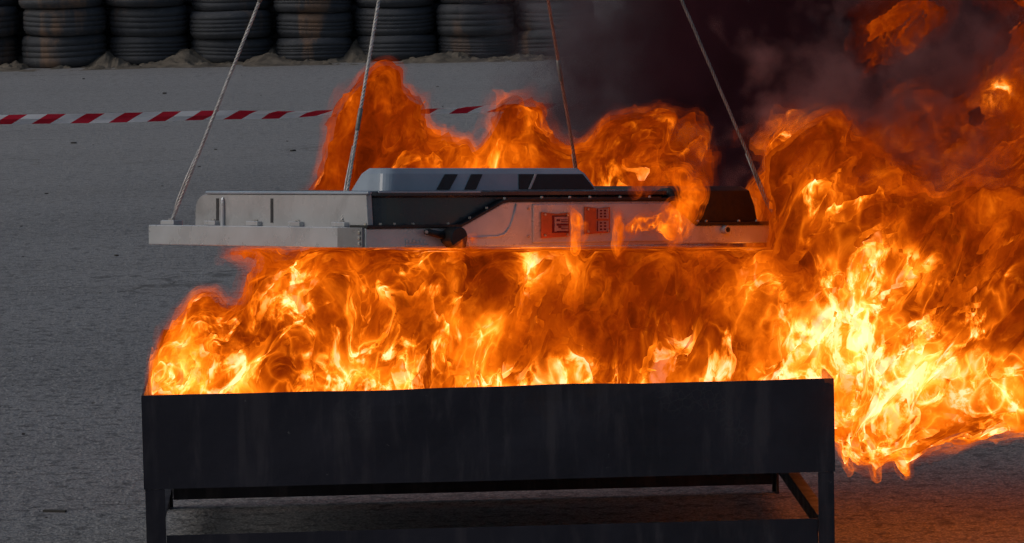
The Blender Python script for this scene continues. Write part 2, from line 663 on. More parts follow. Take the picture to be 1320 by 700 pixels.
M['steel'] = soot_steel()
M['fuel'] = plain('fuel_surface', (0.02, 0.012, 0.008), 0.12, var=0.3, scale=5, rvar=0.05)
Y_TRAY = 11.47
YAW = R(2.2)
tl = at(182, 511, Y_TRAY)
e1 = Vector((math.cos(YAW), math.sin(YAW), 0))
e2 = Vector((-math.sin(YAW), math.cos(YAW), 0))
dr = ray(1075, 487)
tr = on_plane(1075, 487, tl, e2)
TW = (tr - tl).dot(e1)
T = Frame((tl.x, tl.y, 0), e1, e2, (0, 0, 1))
ZTL, ZTR = tl.z, tr.z
ZT = (ZTL + ZTR) / 2
ZB = (on_plane(188, 632, tl, e2).z + on_plane(1077, 607, tl, e2).z) / 2
ZR = on_plane(1053, 669, tl, e2).z
TD = 1.5
print('tray', TW, ZTL, ZTR, ZB, ZR)
tray = empty('fuel_tray', T(TW / 2, TD / 2, 0))
tag(tray, 'long black sooty steel fuel tray on legs, filled with burning fuel', 'tray')
th = 0.006
def warped_panel(name, v0):
    n, m_ = 40, 6
    V, Fs = [], []
    for side in (0, 1):
        for i in range(n + 1):
            for k in range(m_ + 1):
                u, z = TW * i / n, ZB + (ZT - ZB) * k / m_
                e = math.sin(math.pi * i / n) * (0.6 + 0.4 * k / m_)
                dv = e * (0.004 * math.sin(u * 5.1 + k * 0.5) + 0.003 * math.sin(u * 11 + 1.7 - k))
                dz = (0.0016 * math.sin(u * 7.3 + 0.6) + 0.001 * math.sin(u * 19)) * e * (k == m_)
                V.append(T(u, v0 + side * th + dv, z + dz))
    q = (n + 1) * (m_ + 1)
    ix = lambda s_, i, k: s_ * q + i * (m_ + 1) + k
    for i in range(n):
        for k in range(m_):
            Fs += [(ix(0, i, k), ix(0, i + 1, k), ix(0, i + 1, k + 1), ix(0, i, k + 1)), (ix(1, i, k), ix(1, i, k + 1), ix(1, i + 1, k + 1), ix(1, i + 1, k))]
        for k in (0, m_):
            Fs.append((ix(0, i, k), ix(0, i + 1, k), ix(1, i + 1, k), ix(1, i, k)))
    for i in (0, n):
        for k in range(m_):
            Fs.append((ix(0, i, k), ix(0, i, k + 1), ix(1, i, k + 1), ix(1, i, k)))
    return mesh_obj(name, V, Fs, M['steel'], tray)


warped_panel('front_panel', 0.0)
box('back_panel', T, 0, TW, TD - th, TD, ZB, ZT, M['steel'], tray, 0.0015)
box('side_panel', T, 0.0005, th, th + .0005, TD - th - .0005, ZB, ZT - .0005, M['steel'], tray)
box('side_panel', T, TW - th, TW - 0.0005, th + .0005, TD - th - .0005, ZB, ZT - .0005, M['steel'], tray)
box('floor_plate', T, th, TW - th, th, TD - th, ZB + 0.004, ZB + 0.01, M['steel'], tray)
box('fuel', T, th + .001, TW - th - .001, th + .001, TD - th - .001, ZB + 0.012, ZB + 0.10, M['fuel'], tray)
lw = 0.052


def angle_leg(u0, u1, v0, v1, inner_u, inner_v, wu=lw):
    """L-section upright: flange across (at v side) and flange in depth (at u side)."""
    pr = [box_vf(T, u0, u1, *(((v0, v0 + th) if inner_v > 0 else (v1 - th, v1))), 0.0, ZB - 0.001)]
    a = (u0, u0 + th) if inner_u > 0 else (u1 - th, u1)
    b = (v0 + th, v1) if inner_v > 0 else (v0, v1 - th)
    pr.append(box_vf(T, *a, *b, 0.0, ZB - 0.001))
    return join_vf(pr)


o0 = 0.003
for (u0, u1, iu) in ((o0, lw, 1), (TW - 0.043, TW - o0, -1)):
    v, f = angle_leg(u0, u1, 0.001, lw, iu, 1)
    mesh_obj('leg', v, f, M['steel'], tray, bevel=0.001)
for (u0, u1, iu) in ((o0, 0.018, 1), (TW - 0.018, TW - o0, -1)):
    v, f = angle_leg(u0, u1, TD - lw, TD - 0.001, iu, -1)
    mesh_obj('leg', v, f, M['steel'], tray, bevel=0.001)
# lower rails of angle iron between the legs
rb = 0.022
box('rail', T, lw + .001, TW - 0.044, 0.008, 0.014, rb, ZR, M['steel'], tray, 0.001)
box('rail', T, 0.019, TW - 0.019, TD - 0.014, TD - 0.008, rb, ZR, M['steel'], tray, 0.001)
for a, b in ((o0 + th + 0.001, 0), (TW - o0 - th - 0.001, 1)):
    s = 1 if b == 0 else -1
    u = sorted((a, a + s * th))
    uu = sorted((a, a + s * 0.03))
    v, f = join_vf([box_vf(T, *u, lw + .001, TD - lw - .001, 0.075, ZR - .003), box_vf(T, *uu, lw + .002, TD - lw - .002, ZR - .003, ZR + .002)])
    mesh_obj('rail', v, f, M['steel'], tray)

# ================================================================== BATTERY PACK
M['alu'] = plain('cast_aluminium', (0.66, 0.66, 0.66), 0.36, metal=0.3, var=0.12, scale=9, bump=0.15, bump_scale=120, stain=(0.24, 0.2, 0.18), stain_scale=7, stain_amt=0.35)
M['beam'] = plain('brushed_beam', (0.56, 0.59, 0.63), 0.30, metal=0.4, var=0.08, scale=5, stain=(0.36, 0.37, 0.39), stain_scale=3, stain_amt=0.3)
M['cover'] = plain('grey_cover', (0.44, 0.445, 0.455), 0.28, var=0.12, scale=6, stain=(0.13, 0.12, 0.11), stain_scale=5, stain_amt=0.4)
M['lid'] = plain('dark_lid_paint', (0.045, 0.048, 0.058), 0.26, var=0.2, scale=6, spec=0.6, rvar=0.08, stain=(0.05, 0.045, 0.045), stain_scale=5)
M['hump'] = plain('sky_tint_paint', (0.33, 0.40, 0.48), 0.2, var=0.15, scale=6, spec=0.6, rvar=0.06)  # reflected sky put into the base colour
M['bracket'] = plain('grey_bracket', (0.26, 0.265, 0.28), 0.4, metal=0.4, var=0.12, scale=14)
M['black'] = plain('black_rubber', (0.010, 0.009, 0.011), 0.5, var=0.3, scale=20)
M['seal'] = plain('black_seal', (0.012, 0.012, 0.014), 0.45, var=0.3, scale=20)
M['bolt'] = plain('zinc_bolt', (0.5, 0.48, 0.46), 0.35, metal=0.8, var=0.15, scale=60)
M['orange'] = plain('orange_label', (0.64, 0.13, 0.03), 0.5, var=0.12, scale=30)
M['red'] = plain('dark_red_print', (0.17, 0.008, 0.012), 0.5, var=0.15, scale=40)
M['print'] = plain('pale_print', (0.55, 0.30, 0.24), 0.5, var=0.12, scale=40)

cC = at(470, 320, 11.55)
best = None
for k in range(400):
    dA = 0.60 + k * 0.001
    A = at(193, 315, 11.55 + dA)
    # choose depth of B so that the corner is square
    lo, hi = 0.05, 2.5
    for _ in range(40):
        mid = (lo + hi) / 2
        B = at(997, 313, 11.55 + mid)
        if (A - cC).dot(B - cC) < 0:
            lo = mid
        else:
            hi = mid
    B = at(997, 313, 11.55 + mid)
    q = abs((A - cC).length - 0.95)
    if best is None or q < best[0]:
        best = (q, A, B)
_, A, B = best
p1 = (B - cC).normalized()
p2 = (A - cC).normalized()
p2 = (p2 - p1 * p1.dot(p2)).normalized()
p3 = p1.cross(p2)
PK = Frame(cC, p1, p2, p3)
LU, LV = (B - cC).length, (A - cC).length
print('pack', LU, LV, p1, p2, p3, cC)


def fu(px, py, v=0.0):
    q = on_plane(px, py, PK(0, v, 0), PK.e2)
    a = PK.loc(q)
    return a[0], a[2]


def lu(px, py, u=0.0):
    q = on_plane(px, py, PK(u, 0, 0), PK.e1)
    a = PK.loc(q)
    return a[1], a[2]


pack = empty('battery_pack', PK(LU / 2, LV / 2, 0))
tag(pack, 'silver and black vehicle battery pack hanging over the burning tray', 'battery pack')
# lower housing: front face outline, raised in the middle where the connectors sit
w_fl = 0.5 * (fu(475, 294)[1] + fu(995, 290)[1])
hp = [(0.003, 0.0), (LU, 0.0), (LU, w_fl), (fu(897, 288)[0], w_fl), (fu(862, 259)[0], fu(862, 259)[1]), (fu(656, 260)[0], fu(656, 260)[1]),
      (fu(648, 261)[0], fu(648, 262)[1]), (fu(601, 289)[0], fu(601, 289)[1]), (fu(592, 293)[0], w_fl), (0.003, w_fl)]
w_ra = hp[4][1]
prism('housing', PK, hp, 0.0, 0.07, M['alu'], pack, 0.003)
box('base_plate', PK, 0.032, LU - 0.002, 0.0705, LV * 0.80, 0.001, w_fl - 0.001, M['alu'], pack, 0.003)
# long side beam with clamp blocks
wb = lu(300, 291)[1]
box('side_beam', PK, -0.004, 0.03, 0.0725, LV, 0.0, wb, M['beam'], pack, 0.002)
v0e = lu(437, 310)[0]
bracket = box('end_bracket', PK, -0.0055, 0.002, 0.004, v0e, 0.002, wb - 0.001, M['bracket'], pack, 0.001)
for pz in (300, 307, 314):
    vv, ww = lu(466, pz)
    box('bolt', PK, -0.010, -0.0056, vv - 0.004, vv + 0.004, ww - 0.004, ww + 0.004, M['bolt'], bracket, 0.001)
for (xa, xb) in ((207, 224), (263, 277), (317, 332), (371, 386), (427, 444)):
    va = lu(xa, 289)[0]
    vb = lu(xb, 289)[0]
    v0, v1 = min(va, vb), max(va, vb)
    blk = box('clamp_block', PK, -0.001, 0.029, v0, v1, wb + 0.0005, wb + 0.0125, M['beam'], pack, 0.0015)
    box('clamp_bolt', PK, 0.009, 0.019, v0 + (v1 - v0) * .35, v0 + (v1 - v0) * .65, wb + 0.0125, wb + 0.0165, M['bolt'], blk, 0.001)
# pointed locating pin
vp, _ = lu(283, 290)
wt_ = lu(283, 254)[1]
pv = [PK(0.010, vp, wb), PK(0.010, vp, wb + 0.008), PK(0.010, vp, wt_ - 0.016), PK(0.010, vp, wt_ - 0.007), PK(0.010, vp, wt_)]
tube('locating_pin', pv, [0.0062, 0.0058, 0.0058, 0.0046, 0.0008], M['beam'], pack, n=8, smooth=False)

# cover: rounded footprint, wall and top lip
vL = lu(246, 280)[0]
w_top = 0.5 * (lu(300, 248)[1] + fu(700, 243)[1])
w_lip = w_top - 0.012
w_right = fu(930, 240)[1]


def rrect(u0, u1, v0, v1, r, n=6, radii=None):
    pts = []
    rr = radii or (r, r, r, r)
    for (cx, cy_, a0, q) in ((u0, v0, 180, 0), (u1, v0, 270, 1), (u1, v1, 0, 2), (u0, v1, 90, 3)):
        k = rr[q]
        ox = cx + (k if cx == u0 else -k)
        oy = cy_ + (k if cy_ == v0 else -k)
        for i in range(n + 1):
            a = R(a0 + 90 * i / n)
            pts.append((ox + k * math.cos(a), oy + k * math.sin(a)))
    return pts


def loft_vf(fr, rings):
    """rings: list of (poly, w) of equal length, closed, capped."""
    n = len(rings[0][0])
    V, Fs = [], []
    for poly, w in rings:
        for q in poly:
            V.append(fr(q[0], q[1], w(q) if callable(w) else w))
    for i in range(len(rings) - 1):
        for k in range(n):
            Fs.append((i * n + k, i * n + (k + 1) % n, (i + 1) * n + (k + 1) % n, (i + 1) * n + k))
    Fs.append(tuple(range(n)))
    Fs.append(tuple(range((len(rings) - 1) * n, len(rings) * n)))
    return V, Fs


uR = fu(985, 280)[0]
um = fu(868, 250)[0]
rad = (0.055, 0.03, 0.04, 0.06)
lid = mesh_obj('lid', *loft_vf(PK, [
    (rrect(0.028, um, 0.020, vL - .01, 0, radii=rad), w_fl + 0.004),
    (rrect(0.032, um - .004, 0.024, vL - .014, 0, radii=rad), w_lip - 0.006),
    (rrect(0.022, um + .002, 0.010, vL - .01, 0, radii=rad), w_lip),
    (rrect(0.022, um + .002, 0.010, vL - .01, 0, radii=rad), w_top - 0.003),
    (rrect(0.030, um - .004, 0.018, vL - .018, 0, radii=rad), w_top)]), M['lid'], pack)
# grey side cover along the beam (rounded towards the rear)
sc = [(0.004, w_fl + .001), (vL + 0.001, w_fl + .001)]
rr = 0.045
for i in range(9):
    a = R(90 * i / 8)
    sc.append((vL - rr + rr * math.cos(a), w_lip + 0.002 - rr + rr * math.sin(a)))
sc += [(0.012, w_lip + .002)]
side = prism('side_cover', PK, sc, 0.014, 0.031, M['cover'], pack, 0.002, plane='bc')
box('lip_highlight', PK, 0.010, 0.024, 0.0, vL - 0.05, w_lip + 0.003, w_top - 0.001, M['hump'], side, 0.003)  # lip in a pale tint that stands for its highlight
for xx in (275, 345):
    va, vb = lu(xx - 1.6, 270)[0], lu(xx + 1.6, 270)[0]
    box('seam', PK, 0.0125, 0.0139, min(va, vb), max(va, vb), w_fl + 0.012, w_lip - 0.008, M['lid'], side)
box('lip_highlight', PK, 0.05, fu(622, 246)[0], 0.0065, 0.0098, w_top - 0.006, w_top - 0.001, M['hump'], lid, 0.001)  # strip added as the bright highlight along the lid edge
# lower front step of the lid with raised flange strip
def strip(name, pts, h0, h1, v0, v1, mat, parent):
    top = [(u, w + h1) for u, w in pts]
    bot = [(u, w + h0) for u, w in reversed(pts)]
    V, Fs = [], []
    n = len(pts)
    for v in (v0, v1):
        for (u, w) in pts:
            V.append(PK(u, v, w + h0))
        for (u, w) in pts:
            V.append(PK(u, v, w + h1))
    m2 = 2 * n
    for i in range(n - 1):
        Fs += [(i, i + 1, n + i + 1, n + i), (m2 + i, m2 + n + i, m2 + n + i + 1, m2 + i + 1),
               (n + i, n + i + 1, m2 + n + i + 1, m2 + n + i), (i, m2 + i, m2 + i + 1, i + 1)]
    Fs += [(0, n, m2 + n, m2), (n - 1, m2 + n - 1, m2 + 2 * n - 1, 2 * n - 1)]
    return mesh_obj(name, V, Fs, mat, parent, bevel=0.0012)


fl_pts = [(0.004, w_fl)] + [hp[i] for i in (8, 7, 6, 5, 4, 3)] + [(LU + 0.004, w_fl)]
strip('flange', fl_pts, 0.0005, 0.0085, -0.006, 0.068, M['seal'], pack)
# bolts on the flange
def bolt(u, w, parent, r=0.0042):
    o = PK(u, 0.002, w + 0.0088)
    pts = [o - PK.e3 * 0.0005, o + PK.e3 * 0.004, o + PK.e3 * 0.0052]
    return tube('flange_bolt', pts, [r, r, r * 0.6], M['bolt'], parent, n=6, smooth=False)


for px, py in ((472, 293), (491, 293), (509, 292), (533, 292), (578, 291), (606, 284), (628, 266), (651, 256), (699, 256), (735, 256), (761, 256), (800, 256), (838, 257), (900, 284), (911, 284), (953, 284), (976, 284)):
    u, w = fu(px, py)
    ws = float(np.interp(u, [p[0] for p in fl_pts], [p[1] for p in fl_pts]))
    bolt(u, ws, pack)
# right end cover
ec = mesh_obj('end_cover', *loft_vf(PK, [
    (rrect(um + .004, uR, 0.016, LV * .7, 0.02), w_fl + 0.009),
    (rrect(um + .006, uR - .006, 0.020, LV * .7, 0.02), w_fl + 0.05),
    (rrect(um + .010, uR - .020, 0.026, LV * .68, 0.02), w_right - 0.012),
    (rrect(um + .020, uR - .040, 0.036, LV * .66, 0.02), w_right)]), M['black'], pack, smooth=False, bevel=0.006)
# raised hump on the lid
v_h0 = 0.05
hz = 0.055
hz = fu(560, 217, 0.25)[1] - w_top
uh1 = fu(776, 243, v_h0)[0]
vh1 = lu(446, 244, 0.10)[0]
uh0 = 0.10
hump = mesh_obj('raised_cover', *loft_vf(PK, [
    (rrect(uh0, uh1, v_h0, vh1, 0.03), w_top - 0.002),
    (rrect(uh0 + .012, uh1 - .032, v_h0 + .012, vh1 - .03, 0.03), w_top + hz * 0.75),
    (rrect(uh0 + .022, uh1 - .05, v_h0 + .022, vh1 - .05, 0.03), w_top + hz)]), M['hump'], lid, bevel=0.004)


def on_hump(px):
    return fu(px, 232, v_h0 + 0.006)[0]


def slot(pa, pb, lean, mat, name, d=0.0035, lean2=None):
    lean2 = lean if lean2 is None else lean2
    ua, ub = on_hump(pa), on_hump(pb)
    z0, z1 = w_top + hz * 0.05, w_top + hz * 0.73
    def pos(u, z, e):
        t = (z - w_top) / (hz * 0.75)
        return PK(u, v_h0 + 0.012 * t - e, z)
    V = []
    for e in (d, -0.004):
        V += [pos(ua, z0, e), pos(ub, z0, e), pos(ub + lean2, z1, e), pos(ua + lean, z1, e)]
    Fs = [(0, 1, 2, 3), (4, 7, 6, 5), (0, 4, 5, 1), (1, 5, 6, 2), (2, 6, 7, 3), (3, 7, 4, 0)]
    mesh_obj(name, V, Fs, mat, hump)


slot(561, 577, 0.035, M['seal'], 'dark_stripe')  # black stripes laid on the front face
slot(597, 611, 0.03, M['seal'], 'dark_stripe')
slot(667, 764, 0.008, M['seal'], 'smoke_reflection', lean2=-0.032)  # reflection of the smoke, laid on as a dark sheet
slot(678, 680.5, 0.03, M['cover'], 'rib', 0.006)
# left face crease of the hump
vv0 = lu(497, 240, 0.10)[0]
# coolant port with cap and side arm
uc, wc = fu(576, 306)
port_o = PK(uc, 0, wc)
port = tube('coolant_port', [port_o + PK.e2 * 0.001, port_o - PK.e2 * 0.012, port_o - PK.e2 * 0.013, port_o - PK.e2 * 0.050, port_o - PK.e2 * 0.053], [0.021, 0.021, 0.0275, 0.0275, 0.024], M['black'], pack, n=24, smooth=False)
ua, wa = fu(544, 299)
tube('port_arm', [PK(ua, -0.012, wa), PK(ua + 0.012, -0.014, wa - 0.001), PK(uc - 0.02, -0.020, wc + 0.004)], [0.006, 0.0085, 0.011], M['black'], port, n=10)
tube('port_screw', [PK(ua - 0.002, -0.0185, wa), PK(ua - 0.002, -0.023, wa)], 0.0045, M['bolt'], port, n=6, smooth=False)
tube('port_lug', [PK(uc + 0.018, -0.016, wc - 0.010), PK(uc + 0.048, -0.012, wc - 0.019)], [0.010, 0.008], M['black'], port, n=8)
tube('port_screw', [PK(uc + 0.047, -0.021, wc - 0.017), PK(uc + 0.047, -0.0255, wc - 0.017)], 0.0045, M['bolt'], port, n=6, smooth=False)
# small cast nameplate left of the port
u0, w0 = fu(522, 317)
u1, w1 = fu(552, 308)
pl = box('cast_mark', PK, u0, u1, -0.002, 0.002, w0, w0 + 0.004, M['beam'], pack, 0.001)
for k in range(6):
    uu = u0 + (u1 - u0) * (k + 0.1) / 6.5
    box('cast_letter', PK, uu, uu + (u1 - u0) * 0.09, -0.0022, 0.001, w0 + 0.007, w0 + 0.007 + (0.006 if k % 2 else 0.009), M['alu'], pl, 0.0008)
# embossed rib on the housing face
rp = [fu(x, y) for x, y in ((600, 306), (640, 305), (650, 302), (657, 293), (662, 278), (665, 263))]
tube('housing_rib', [PK(u, -0.0005, w) for u, w in rp], 0.0032, M['alu'], pack, n=6)
# connector panel with two orange warning plates
ps = [fu(x, y) for x, y in ((686, 262), (862, 262), (862, 313), (686, 313))]
prism('connector_panel', PK, [(ps[0][0], w_ra - 0.006), (ps[1][0], w_ra - 0.006), (ps[2][0], 0.008), (ps[3][0], 0.008)], -0.005, 0.001, M['alu'], pack, 0.002)


def plate(x0, y0, x1, y1, name, kind):
    ua, wa_ = fu(x0, y1)
    ub, wb_ = fu(x1, y0)
    du, dw = ub - ua, wb_ - wa_
    pl = prism(name, PK, [(ua, wa_), (ub, wa_ + dw * .06), (ub, wb_ - dw * .02), (ua + du * .55, wb_ - dw * .07), (ua, wb_)], -0.012, -0.0052, M['orange'], pack, 0.0015)
    for (p, q) in ((0.10, 0.10), (0.10, 0.90), (0.90, 0.12), (0.90, 0.88)):
        o = PK(ua + du * p, -0.012, wa_ + dw * q)
        tube('plate_screw', [o, o - PK.e2 * 0.003], 0.0036, M['bolt'], pl, n=6, smooth=False)
    if kind == 0:
        a0, a1, b0, b1 = 0.36, 0.95, 0.2, 0.86
        box('print_panel', PK, ua + du * a0, ua + du * a1, -0.0135, -0.0121, wa_ + dw * b0, wa_ + dw * b1, M['red'], pl)
        ii = 0.05
        box('print_field', PK, ua + du * (a0 + .07), ua + du * (a1 - .03), -0.0142, -0.0136, wa_ + dw * (b0 + ii), wa_ + dw * (b1 - ii), M['print'], pl)
        for (s0, s1, t0, t1) in ((.50, .62, .64, .72), (.50, .93, .47, .55), (.66, .92, .60, .64), (.66, .92, .68, .71), (.56, .66, .38, .46), (.66, .92, .33, .37), (.66, .92, .41, .43), (.50, .93, .24, .27)):
            box('print_mark', PK, ua + du * s0, ua + du * s1, -0.0148, -0.0143, wa_ + dw * t0, wa_ + dw * t1, M['red'], pl)
    else:
        for (b0, b1) in ((0.56, 0.92), (0.10, 0.48)):
            box('print_panel', PK, ua + du * .44, ua + du * .92, -0.0135, -0.0121, wa_ + dw * b0, wa_ + dw * b1, M['print'], pl)
            for i in range(3):
                for j in range(2):
                    s0 = .56 + .16 * j
                    t0 = b0 + (b1 - b0) * (.12 + .3 * i)
                    box('print_mark', PK, ua + du * s0, ua + du * (s0 + .09), -0.0142, -0.0136, wa_ + dw * t0, wa_ + dw * (t0 + .06), M['red'], pl)
            box('print_mark', PK, ua + du * .44, ua + du * .48, -0.0144, -0.0136, wa_ + dw * b0, wa_ + dw * b1, M['red'], pl)
    return pl


tag(plate(695, 273, 731, 307, 'warning_plate', 0), 'orange warning plate with boxed dark red print')
tag(plate(751, 266, 783, 302, 'warning_plate', 1), 'orange warning plate with two blocks of dark red dots')
for (x, y) in ((681, 269), (681, 305), (745, 268)):
    u, w = fu(x, y)
    o = PK(u, 0, w)
    tube('housing_screw', [o, o - PK.e2 * 0.003], 0.0035, M['bolt'], pack, n=6, smooth=False)
# small round port at the right end
u, w = fu(932, 296)
o = PK(u, 0, w)
sp = tube('vent_port', [o, o - PK.e2 * 0.02], 0.011, M['beam'], pack, n=16, smooth=False)
tube('vent_hole', [o - PK.e2 * 0.0195, o - PK.e2 * 0.0208], 0.007, M['black'], sp, n=12, smooth=False)

# ------------------------------------------------------------------ lifting cables
M['wire'] = plain('steel_wire', (0.58, 0.56, 0.54), 0.5, metal=0.4, var=0.3, scale=60)
M['wire_red'] = plain('firelit_wire', (0.42, 0.2, 0.14), 0.55, metal=0.3, var=0.35, scale=50)  # glow of the fire on this cable painted into its colour
M['wire_dark'] = plain('dark_wire', (0.24, 0.23, 0.22), 0.5, metal=0.4, var=0.3, scale=60)
apex = at(597, -656, PK(LU / 2, LV / 2, 0).y)


def cable(foot, label, mat, r=0.0046, ferr=(0.22, 0.27)):
    foot = Vector(foot)
    d = apex - foot
    L = d.length
    t = d.normalized()
    x = t.cross(Vector((0, 1, 0))).normalized()
    y = t.cross(x)
    root = empty('lifting_cable', foot)
    for s in range(3):
        n = int(L / 0.005)
        pts = []
        for i in range(n + 1):
            a = i * 0.005 / 0.034 * 2 * math.pi + s * 2.094
            sag = 0.0
            pts.append(foot + t * (L * i / n) + (x * math.cos(a) + y * math.sin(a)) * r * 0.52 + y * sag)
        tube('strand', pts, r * 0.56, mat, root, n=5)
    a, b = ferr
    tube('ferrule', [foot + t * (L * a), foot + t * (L * a + 0.002), foot + t * (L * b - .002), foot + t * (L * b)], [r * 0.9, r * 1.35, r * 1.35, r * 0.9], M['wire_dark'], root, n=10)
    tube('end_loop', [foot + t * 0.004 + x * 0.0, foot + t * 0.05 + x * r * 1.4, foot + t * 0.11 + x * r * 1.5, foot + t * 0.20 + x * r * 0.9], r * 0.55, mat, root, n=6)
    tag(root, label, 'cable', 'cables the battery pack hangs from')


cable(PK(0.012, lu(217, 286)[0], wb + 0.013), 'pale steel lifting cable at the far left end of the silver beam', M['wire'], ferr=(0.30, 0.335))
cable(PK(0.012, lu(436, 288)[0], wb + 0.013), 'pale steel lifting cable fixed near the silver corner of the pack', M['wire'], ferr=(0.12, 0.15))
cable(PK(fu(1001, 289)[0], 0.0, w_fl + 0.009), 'dark lifting cable at the right end of the battery pack', M['wire_dark'], ferr=(0.40, 0.425))
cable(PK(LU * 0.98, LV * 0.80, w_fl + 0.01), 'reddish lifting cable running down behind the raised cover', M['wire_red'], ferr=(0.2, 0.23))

#FLAMES
# ================================================================== FLAMES
def surface_nets(Fd, origin, h, iso):
    """Naive surface nets: quads of the iso surface of a 3-D field (inside is below iso)."""
    A = Fd - iso
    S = A < 0
    nx, ny, nz = A.shape
    cnt = np.zeros((nx - 1, ny - 1, nz - 1), np.float32)
    acc = [np.zeros_like(cnt) for _ in range(3)]
    corners = [(i, j, k) for i in (0, 1) for j in (0, 1) for k in (0, 1)]
    sl = lambda c: (slice(c[0], nx - 1 + c[0]), slice(c[1], ny - 1 + c[1]), slice(c[2], nz - 1 + c[2]))
    for a in corners:
        for ax in range(3):
            if a[ax] == 1:
                continue
            b = list(a)
            b[ax] = 1
            va, vb = A[sl(a)], A[sl(b)]
            cr = (va < 0) != (vb < 0)
            t = np.where(cr, va / np.where(cr, va - vb, 1), 0)
            cnt += cr
            for q in range(3):
                acc[q] += np.where(cr, a[q] + (t if q == ax else 0), 0)
    cell = cnt > 0
    idx = -np.ones(cell.shape, np.int64)
    idx[cell] = np.arange(cell.sum())
    ci = np.argwhere(cell)
    c = cnt[cell][:, None]
    V = (ci + np.stack([q[cell] for q in acc], 1) / c) * h + np.array(origin)
    quads = []
    for ax in range(3):
        o1, o2 = [q for q in range(3) if q != ax]
        s0 = [slice(1, -1)] * 3
        s0[ax] = slice(0, -1)
        s1 = [slice(1, -1)] * 3
        s1[ax] = slice(1, None)
        a, b = S[tuple(s0)], S[tuple(s1)]
        e = np.argwhere(a != b)
        if len(e) == 0:
            continue
        flip = a[tuple(e.T)]
        g = e.copy()
        g[:, o1] += 1
        g[:, o2] += 1
        def cid(d1, d2):
            q = g.copy()
            q[:, o1] += d1
            q[:, o2] += d2
            return idx[tuple(q.T)]
        q = np.stack([cid(-1, -1), cid(0, -1), cid(0, 0), cid(-1, 0)], 1)
        if ax == 1:
            flip = ~flip
        q[~flip] = q[~flip][:, ::-1]
        quads.append(q)
    Q = np.concatenate(quads)
    Q = Q[(Q >= 0).all(1)]
    return V, Q


def smin(a, b, k):
    h = np.clip(0.5 + 0.5 * (b - a) / k, 0, 1)
    return b * (1 - h) + a * h - k * h * (1 - h)


HOT = []     # hot spots of the fire: (centre, radius, gain)
for px, py, Y, r, gn in ((245, 470, 11.7, 75, .24), (440, 470, 11.6, 110, .07), (1040, 470, 11.7, 85, .16), (1150, 400, 11.9, 105, .15), (1120, 510, 11.9, 60, .14),
                         (1060, 340, 11.9, 45, .10), (620, 480, 11.6, 120, .05), (445, 390, 11.6, 30, .14), (320, 350, 11.6, 40, .10), (800, 430, 11.6, 110, -.06), (720, 400, 11.6, 90, -.03), (880, 390, 11.6, 60, -.04),
                         (600, 195, 13.0, 55, .14), (690, 205, 13.0, 40, .12), (1045, 190, 12.3, 50, .10), (1180, 450, 11.9, 60, .12),
                         (1302, 130, 12.0, 26, .32), (1200, 190, 12.6, 90, -.12), (1150, 35, 11.85, 60, .03), (1250, 280, 12.2, 110, -.10), (1300, 400, 12.2, 120, -.03), (820, 170, 13.0, 70, -.05), (900, 240, 13.0, 60, -.12)):
    HOT.append((np.array(at(px, py, Y)), r / (F_PX / Y), gn))


hr = np.random.RandomState(5)
for _ in range(46):      # bright licks scattered through the fire, denser low down and to the right
    a_, b_ = hr.rand(), hr.rand()
    if a_ < 0.62:
        px, py = 205 + 850 * hr.rand(), 500 - 150 * b_ ** 1.6
    else:
        px, py = 1000 + 330 * hr.rand(), 330 + 210 * b_
    HOT.append((np.array(at(px, py, 11.75)), (12 + 26 * hr.rand()) / 510, 0.10 + 0.20 * hr.rand()))


def heat_of(P):
    h = np.full(len(P), 0.09)
    for c, r, gn in HOT:
        d = P - c
        h += 0.75 * gn * np.exp(-((d[:, 0] ** 2 + d[:, 2] ** 2) / (r * r) + d[:, 1] ** 2 / (0.7 ** 2)))
    # the fire cools as it rises, and is hottest just above the fuel
    h -= 0.09 * np.clip((P[:, 2] - 0.95) / 0.35, 0, 1)
    h += 0.10 * np.exp(-np.maximum(0, P[:, 2] - ZT) / 0.06)
    return h


